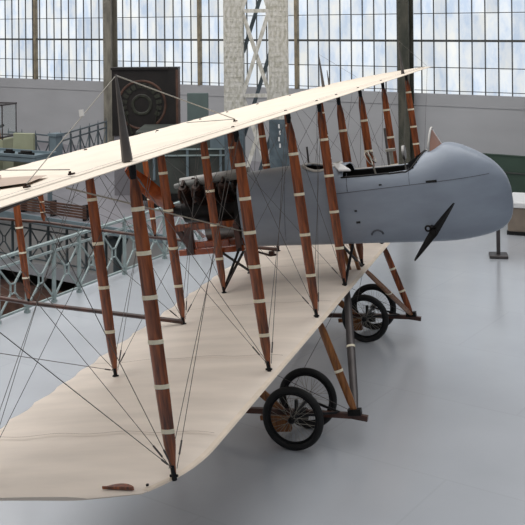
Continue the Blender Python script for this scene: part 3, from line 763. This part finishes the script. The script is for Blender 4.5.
def nsec(x, t):
    """point on the nacelle; t 0..1 round from bottom centre over starboard side, top, port"""
    zt_, zb_, w = interp(ZT, x), interp(ZB, x), interp(HW, x)
    zs_ = zb_ + (zt_ - zb_) * 0.62    # widest seam height
    a = t * 2 * PI - PI / 2             # -90 bottom, 0 starboard(-y), 90 top
    ca, sa = math.cos(a), math.sin(a)
    pw = 0.32 if sa < 0 else 0.62
    yy = math.copysign(abs(ca) ** pw, ca) * w
    if sa < 0: z = zs_ - abs(sa) ** 0.55 * (zs_ - zb_)
    else: z = zs_ + abs(sa) ** 0.9 * (zt_ - zs_)
    return Vector((x, YC - yy, z))
NX, NT = 72, 64
bm = bmesh.new(); grid = []
xs = [-1.26 + (2.055 + 1.26) * (i / NX) for i in range(NX + 1)]
xs = [x for x in xs if x < 1.8] + [1.82, 1.87, 1.91, 1.945, 1.97, 1.99, 2.01, 2.025, 2.037, 2.046, 2.052, 2.055]
for x in xs: grid.append([bm.verts.new(nsec(x, k / NT)) for k in range(NT)])
# smooth cockpit outlines: front tub and rear oval
def cock(x, y):
    yy = y - YC
    if ((x + 0.20) / 0.22) ** 2 + (yy / 0.25) ** 2 < 1: return True
    if 0.10 < x < 1.12:
        lim = 0.345 * (1 if x < 0.9 else math.sqrt(max(0, 1 - ((x - 0.9) / 0.22) ** 2)))
        return abs(yy) < lim
    return False
for i in range(len(grid) - 1):
    for k in range(NT):
        q = (grid[i][k], grid[i][(k + 1) % NT], grid[i + 1][(k + 1) % NT], grid[i + 1][k])
        c = sum((v.co for v in q), Vector()) / 4
        if c.z > 1.25 and cock(c.x, c.y): continue
        bm.faces.new(q)
bm.faces.new(grid[-1]); bm.faces.new(grid[0][::-1])
nac = obj('nacelle', bm, M['nacelle'], plane, True, 0.9)
nac.data.materials.append(M['nacelle_in'])
sm = nac.modifiers.new('s', 'SOLIDIFY'); sm.thickness = 0.018; sm.offset = -1; sm.material_offset = 1
def top_at(x, y):   # height of the deck at (x,y)
    best = None
    for k in range(NT // 4, 3 * NT // 4 + 1):
        for f in (0, 0.25, 0.5, 0.75):
            p = nsec(x, (k + f) / NT)
            if p.z > interp(ZB, x) + 0.6 * (interp(ZT, x) - interp(ZB, x)):
                d = abs(p.y - y)
                if best is None or d < best[0]: best = (d, p.z)
    return best[1] if best else interp(ZT, x)
# coamings
def rimloop(pts, r, m, nm):
    bm = bmesh.new(); P_ = [Vector((x, YC + y, top_at(x, YC + y) + 0.004)) for x, y in pts]; n = len(P_)
    rings_ = []
    for i, p in enumerate(P_):
        d = (P_[(i + 1) % n] - P_[i - 1]).normalized(); s = d.cross(Vector((0, 0, 1))).normalized()
        rings_.append([bm.verts.new(p + s * r * 1.2 * math.cos(2 * PI * k / 6) + Vector((0, 0, 1)) * r * math.sin(2 * PI * k / 6)) for k in range(6)])
    for i in range(n):
        a, b = rings_[i], rings_[(i + 1) % n]
        for k in range(6): bm.faces.new((a[k], a[(k + 1) % 6], b[(k + 1) % 6], b[k]))
    return obj(nm, bm, m, nac, True)
rimloop([(-0.20 + 0.235 * math.cos(2 * PI * k / 40), 0.265 * math.sin(2 * PI * k / 40)) for k in range(40)], 0.018, M['rim'], 'rear_cockpit_coaming')
for sd, mm_, nm_, rr in ((1, 'rim', 'front_cockpit_coaming', 0.013), (-1, 'black', 'leather_coaming', 0.011)):
    bm = bmesh.new(); pts_ = [(0.10 + 0.8 * k / 16, sd * 0.345) for k in range(17)] + [(0.9 + 0.22 * math.sin(PI * k / 12), sd * 0.345 * math.cos(PI * k / 12)) for k in range(1, 7)]
    tube(bm, [Vector((x, YC + y, top_at(x, YC + y) + 0.002)) for x, y in pts_], rr, 6); obj(nm_, bm, M[mm_], nac, True)
bm = bmesh.new(); q = [(0.02, -0.27), (0.13, -0.31), (0.20, -0.31), (0.05, 0.27), (-0.03, 0.2)]
q = [(0.235, -0.345, 1.335), (0.085, -0.345, 1.345), (-0.085, -0.02, 1.405), (0.085, -0.20, 1.405)]
vv = [bm.verts.new((x, YC + y, z)) for x, y, z in q]; f = bm.faces.new(vv)
r = bmesh.ops.extrude_face_region(bm, geom=[f]); bmesh.ops.translate(bm, vec=(0, 0, -0.02), verts=[v for v in r['geom'] if isinstance(v, bmesh.types.BMVert)])
obj('white_deck_strip', bm, M['white'], nac)
# interior: floor, seats
bm = bmesh.new(); bx(bm, (-0.5, YC - 0.34, 0.62), (1.2, YC + 0.34, 0.64)); obj('cockpit_floor', bm, M['nacelle_in'], nac)
for x in (-0.3, 0.35):
    bm = bmesh.new(); bx(bm, (x - 0.12, YC - 0.2, 0.64), (x + 0.2, YC + 0.2, 0.85)); bx(bm, (x - 0.16, YC - 0.2, 0.64), (x - 0.12, YC + 0.2, 1.12)); bevel(bm, 0.01, 1); obj('seat', bm, M['wood_dark'], nac)
# control wheel, mirror, rods
bm = bmesh.new()
for s in (-1, 1): ring(bm, (0.42, YC + s * 0.11, 1.41), (1, 0, 0.5), 0.085, 0.008, 20, 6)
tube(bm, [(0.42, YC, 1.41), (0.52, YC, 0.9)], 0.012, 8); obj('control_wheel', bm, M['cable'], nac)
bm = bmesh.new(); tube(bm, [(0.81, YC + 0.12, 1.42), (0.84, YC + 0.12, 1.42)], 0.085, 20); tube(bm, [(0.82, YC + 0.12, 1.2), (0.82, YC + 0.12, 1.36)], 0.01, 6); obj('round_gauge', bm, M['alu'], nac)
bm = bmesh.new(); bx(bm, (0.66, YC + 0.02, 1.3), (0.70, YC + 0.06, 1.47)); bx(bm, (0.62, YC - 0.0, 1.46), (0.74, YC + 0.08, 1.49)); obj('instrument_stand', bm, M['cable'], nac)
for (x, y, z0, z1, r) in ((0.56, 6.15, 1.25, 1.72, 0.016), (-0.48, 6.1, 1.25, 1.60, 0.013)):
    bm = bmesh.new(); tube(bm, [(x, y, z0), (x + 0.01, y, z1)], r, 8); obj('antenna_rod', bm, M['mast'], nac)
# dark lining at the front of the tub
bm = bmesh.new(); n = 10; a = None
for k in range(n + 1):
    t = -1 + 2 * k / n; x = 0.93 + 0.18 * math.sqrt(max(0, 1 - t * t)); y = YC + 0.29 * t
    q = [bm.verts.new((x, y, 1.0)), bm.verts.new((x, y, top_at(x, y) + 0.02))]
    if a: bm.faces.new((a[0], a[1], q[1], q[0]))
    a = q
obj('leather_lining', bm, M['black'], nac)
# windscreen
root = empty('windscreen', (1.175, YC, top_at(1.2, YC) - 0.025), parent=nac)
bm = bmesh.new(); n = 12; a = None
def wsp(k, up):
    th_ = PI * k / n; base = Vector((0.02 + 0.17 * math.sin(th_), -0.19 * math.cos(th_), -0.03)); arch = Vector((0.0 + 0.05 * math.sin(th_), -0.17 * math.cos(th_), 0.27 * math.sin(th_) ** 0.8))
    return base.lerp(arch, up)
for k in range(n + 1):
    q = [bm.verts.new(wsp(k, u_)) for u_ in (0, 0.5, 1)]
    if a:
        for j in range(2): bm.faces.new((a[j], a[j + 1], q[j + 1], q[j]))
    a = q
obj('pane', bm, M['copper'], root, True)
bm = bmesh.new(); tube(bm, [wsp(k, 1) for k in range(n + 1)], 0.014, 6); obj('white_frame', bm, M['rim'], root, True)
# surface lines on the nacelle
def surf_line(pts, r, m, nm, off=0.001):
    bm = bmesh.new(); tube(bm, [nsec(x, t) + Vector((0, -off, 0)) for x, t in pts], r, 5); return obj(nm, bm, m, nac)
def t_for_z(x, z):
    lo, hi = 0.02, 0.49
    for _ in range(30):
        mid = (lo + hi) / 2
        if nsec(x, mid).z < z: lo = mid
        else: hi = mid
    return lo
surf_line([(x, t_for_z(x, 1.06 + 0.02 * (x + 0.3))) for x in [-0.05 + 0.1 * i for i in range(20)]], 0.0035, M['seam'], 'panel_seam')
surf_line([(0.17, t_for_z(0.17, z)) for z in (1.08, 1.15, 1.22, 1.29)], 0.005, M['seam'], 'panel_seam')
surf_line([(0.93, t_for_z(0.93, z)) for z in (1.08, 1.15, 1.22, 1.29)], 0.003, M['seam'], 'panel_seam')
surf_line([(-0.7 + 0.01 * i, t_for_z(-0.7, 0.55 + 0.08 * i)) for i in range(10)], 0.0025, M['seam'], 'panel_seam')
def patch(x, z, w, h, nm, m=None, thick=0.006):
    p = nsec(x, t_for_z(x, z)); bm = bmesh.new(); box(bm, (x, p.y, z), (w, thick * 2, h)); bevel(bm, 0.002, 1); return obj(nm, bm, m or M['black'], nac)
patch(1.19, 1.10, 0.13, 0.03, 'vent_slot')
patch(0.58, 1.12, 0.035, 0.018, 'rivet_patch'); patch(0.24, 0.84, 0.03, 0.02, 'rivet_patch'); patch(0.25, 0.70, 0.05, 0.025, 'rivet_patch')
bm = bmesh.new(); p = nsec(0.46, t_for_z(0.46, 0.55))
tube(bm, [(0.46 + 0.07 * math.cos(a_), p.y - 0.005, 0.53 + 0.055 * math.sin(a_)) for a_ in [PI * k / 10 for k in range(11)]], 0.012, 6); obj('foot_hold', bm, M['seam'], nac)
bm = bmesh.new(); tube(bm, [(-1.12, 5.37, 0.46), (-0.9, 5.30, 0.40), (-0.82, 5.28, 0.41)], [0.014, 0.014, 0.014], 8); tube(bm, [(-0.90, 5.28, 0.43), (-0.84, 5.28, 0.43)], 0.03, 8); obj('drain_pipe', bm, M['rust'], nac)
# small wind driven propeller on the side
root = empty('wind_driven_propeller', (1.17, 5.18, 0.545), (0, 0, 0), parent=plane)
bm = bmesh.new(); g = []
for i in range(17):
    s = -1 + i / 8; L_ = 0.415 * s; w = 0.040 * (1 - abs(s)) ** 0.8 + 0.009; tw = 0.5 * (1 if s > 0 else -1) * 0.4
    g.append([bm.verts.new((w * c_ * 1.0, 0.02 * c_ * (1 if s > 0 else -1) + e_, L_)) for c_, e_ in ((-1, 0), (0, -0.012), (1, 0), (0, 0.012))])
for a, b in zip(g, g[1:]):
    for k in range(4): bm.faces.new((a[k], a[(k + 1) % 4], b[(k + 1) % 4], b[k]))
bm.faces.new(g[0]); bm.faces.new(g[-1][::-1])
o = obj('blade', bm, M['iron'], root); o.rotation_euler = (0, math.radians(41.5), 0)
bm = bmesh.new(); tube(bm, [(0, -0.03, 0), (0, 0.03, 0)], 0.035, 14); obj('hub', bm, M['iron'], root)
bm = bmesh.new(); tube(bm, [(0, 0.03, 0), (-0.05, 0.20, 0.02)], [0.02, 0.03], 10); ring(bm, (-0.065, 0.0, 0.045), (0, 1, 0), 0.03, 0.012, 18, 8); obj('mounting_arm', bm, M['iron'], root)

# nacelle bearers to the lower wing
for a, b in (((-1.33, 5.42, 0.50), (-CH, 5.249, 0.03)), ((-1.40, 6.05, 0.50), (-CH, 5.249, 0.03)), ((-1.6, 5.42, 0.48), (-CH, 6.251, 0.03)), ((0.0, 5.42, 0.42), (0.0, 6.251, -0.03)), ((0.0, 6.08, 0.42), (0.0, 5.249, -0.03)), ((0.12, 5.45, 0.42), (0.0, 5.249, 0.0))):
    bm = bmesh.new(); tube(bm, [a, b], 0.017, 8); obj('nacelle_bearer', bm, M['iron'], plane)
for x in (-0.12, 0.0):
    bm = bmesh.new(); tube(bm, [(x - 0.03, 5.9, 0.42), (x, 6.05, -0.02)], [0.035, 0.025], 8); obj('bearer_post', bm, M['wood_light'], plane)

# ------------------------------------------------------------------ engine (V8, air cooled) and propeller
eng = empty('engine', (0.10, 0, 0), parent=plane)
bm = bmesh.new(); tube(bm, [(-2.26, YC, 0.98), (-2.22, YC, 0.98), (-1.50, YC, 0.98), (-1.42, YC, 0.98)], [0.10, 0.16, 0.17, 0.14], 20); obj('crankcase', bm, M['iron'], eng, True, 0.8)
def cyl_t():
    bm = bmesh.new(); tube(bm, [(0, 0, 0.10), (0, 0, 0.42)], 0.055, 14)
    for k in range(10): tube(bm, [(0, 0, 0.16 + k * 0.026), (0, 0, 0.166 + k * 0.026)], 0.083, 14)
    tube(bm, [(0, 0, 0.42), (0, 0, 0.45)], [0.07, 0.05], 12); box(bm, (0.0, 0.05, 0.46), (0.03, 0.10, 0.03)); tube(bm, [(0.03, 0.06, 0.1), (0.03, 0.06, 0.46)], 0.008, 6)
    tube(bm, [(-0.03, -0.05, 0.44), (-0.03, -0.12, 0.40), (-0.03, -0.13, 0.3)], 0.022, 8)
    return obj('cylinder', bm, M['rust'], eng, True, 0.6)
c0 = cyl_t(); first = True
for sgn in (1, -1):
    for k in range(4):
        c = c0 if first else dup(c0, eng); first = False
        c.location = (-2.11 + k * 0.185, YC, 0.98); c.rotation_euler = (math.radians(40 * sgn), 0, 0)
bm = bmesh.new(); bx(bm, (-2.30, YC - 0.26, 0.76), (-1.38, YC - 0.18, 0.84)); obj('engine_bearer', bm, M['wood'], eng)
bm = bmesh.new(); bx(bm, (-2.30, YC + 0.18, 0.76), (-1.38, YC + 0.26, 0.84)); obj('engine_bearer', bm, M['wood'], eng)
bm = bmesh.new(); bx(bm, (-2.18, YC - 0.27, 0.45), (-2.08, YC - 0.19, 0.80)); obj('bearer_post', bm, M['wood_dark'], eng)
bm = bmesh.new(); bx(bm, (-1.50, YC - 0.27, 0.45), (-1.43, YC - 0.19, 0.80)); obj('bearer_post', bm, M['wood_dark'], eng)
bm = bmesh.new(); bx(bm, (-2.30, YC - 0.25, 0.44), (-1.40, YC - 0.18, 0.52)); bx(bm, (-2.30, YC + 0.18, 0.44), (-1.40, YC + 0.25, 0.52)); bx(bm, (-2.05, YC - 0.22, 0.46), (-1.6, YC + 0.22, 0.60)); bevel(bm, 0.01, 1); obj('lower_bearer', bm, M['prop'], eng)
bm = bmesh.new(); tube(bm, [(-1.98, YC, 0.70), (-1.95, YC, 0.70), (-1.48, YC, 0.70), (-1.45, YC, 0.70)], [0.06, 0.13, 0.13, 0.06], 18); obj('oil_tank', bm, M['alu'], eng, True, 0.8)
bm = bmesh.new(); tube(bm, [(-2.25, YC - 0.20, 1.335), (-1.95, YC - 0.2, 1.36), (-1.36, YC - 0.20, 1.385)], [0.03, 0.045, 0.045], 12); obj('cooling_duct', bm, M['duct'], eng, True, 0.9)
bm = bmesh.new(); tube(bm, [(-2.35, YC + 0.24, 1.335), (-1.36, YC + 0.24, 1.385)], 0.05, 12); obj('cooling_duct', bm, M['alu'], eng, True, 0.9)
bm = bmesh.new(); tube(bm, [(-1.45, YC, 0.9), (-1.40, YC, 0.9)], 0.30, 20); obj('firewall', bm, M['iron'], eng)
bm = bmesh.new(); bar(bm, (-2.30, YC - 0.2, 0.80), (-2.12, YC - 0.2, 0.50), 0.06, 0.06); obj('rear_brace', bm, M['wood_dark'], eng)

prop = empty('propeller', (-2.30, YC, 1.0), (0, 0, 0), parent=plane)
bm = bmesh.new(); g = []
n = 26
for i in range(n + 1):
    s = -1 + 2 * i / n; r_ = abs(s) * 1.42; sg = 1 if s > 0 else -1
    w = 0.04 + 0.062 * math.sin(min(1, r_ / 1.42) ** 0.8 * PI * 0.93) ; 
    if abs(s) > 0.94: w *= 0.75
    pitch = math.radians(62 - 42 * r_ / 1.42)
    cx_, cy_ = math.sin(pitch) * w, math.cos(pitch) * w * sg
    th_ = 0.032 * (1 - 0.7 * r_ / 1.42)
    g.append([bm.verts.new((cx_ * c_ + tx, cy_ * c_ + 0, s * 1.42)) for c_, tx in ((-1, 0), (-0.4, -th_), (0.5, -th_ * 0.8), (1, 0), (0.4, th_), (-0.5, th_ * 0.8))])
for a, b in zip(g, g[1:]):
    for k in range(6): bm.faces.new((a[k], a[(k + 1) % 6], b[(k + 1) % 6], b[k]))
bm.faces.new(g[0]); bm.faces.new(g[-1][::-1])
o = obj('blade', bm, M['prop'], prop, True, 0.9); o.rotation_euler = (math.radians(59), 0, 0)
bm = bmesh.new(); tube(bm, [(-0.07, 0, 0), (0.14, 0, 0)], 0.085, 16); obj('hub', bm, M['iron'], prop)

# ------------------------------------------------------------------ light
w = bpy.data.worlds.new('sky'); bpy.context.scene.world = w; w.use_nodes = True
nt = w.node_tree; bg = nt.nodes['Background']
bg.inputs['Color'].default_value = (0.85, 0.92, 1.0, 1); bg.inputs['Strength'].default_value = 0.42

def area(name, loc, rot, sx, sy, power, col):
    l = bpy.data.lights.new(name, 'AREA'); l.shape = 'RECTANGLE'; l.size = sx; l.size_y = sy; l.energy = power; l.color = col
    o = bpy.data.objects.new(name, l); C.objects.link(o); o.location = loc; o.rotation_euler = rot; return o
area('roof_daylight', HP(-4, -17, WT + 3.0), (0, 0, HROT), 36, 26, 5700, (1.0, 0.97, 0.93))

area('lower_hall_fill', HP(-5, -5, -0.25), (0, 0, HROT), 14, 6, 60, (1.0, 0.95, 0.88))  # unseen fill light, added under the gallery to brighten the opening
# ------------------------------------------------------------------ camera
cd = bpy.data.cameras.new('camera'); cam = bpy.data.objects.new('camera', cd); C.objects.link(cam)
cd.sensor_width = 36; cd.lens = 36 * 999.23 / 525
cd.shift_y = -(262.5 - 20.48) / 525
cd.clip_end = 300
cam.matrix_world = Matrix.Translation(CAMP) @ Matrix.Rotation(PHI, 4, 'Z') @ Matrix.Rotation(PI / 2, 4, 'X') @ Matrix.Rotation(-0.010, 4, 'Z')
sc = bpy.context.scene; sc.camera = cam
vs = sc.view_settings; vs.view_transform = 'Standard'; vs.look = 'None'; vs.gamma = 1; vs.use_curve_mapping = False; vs.exposure = 0.0
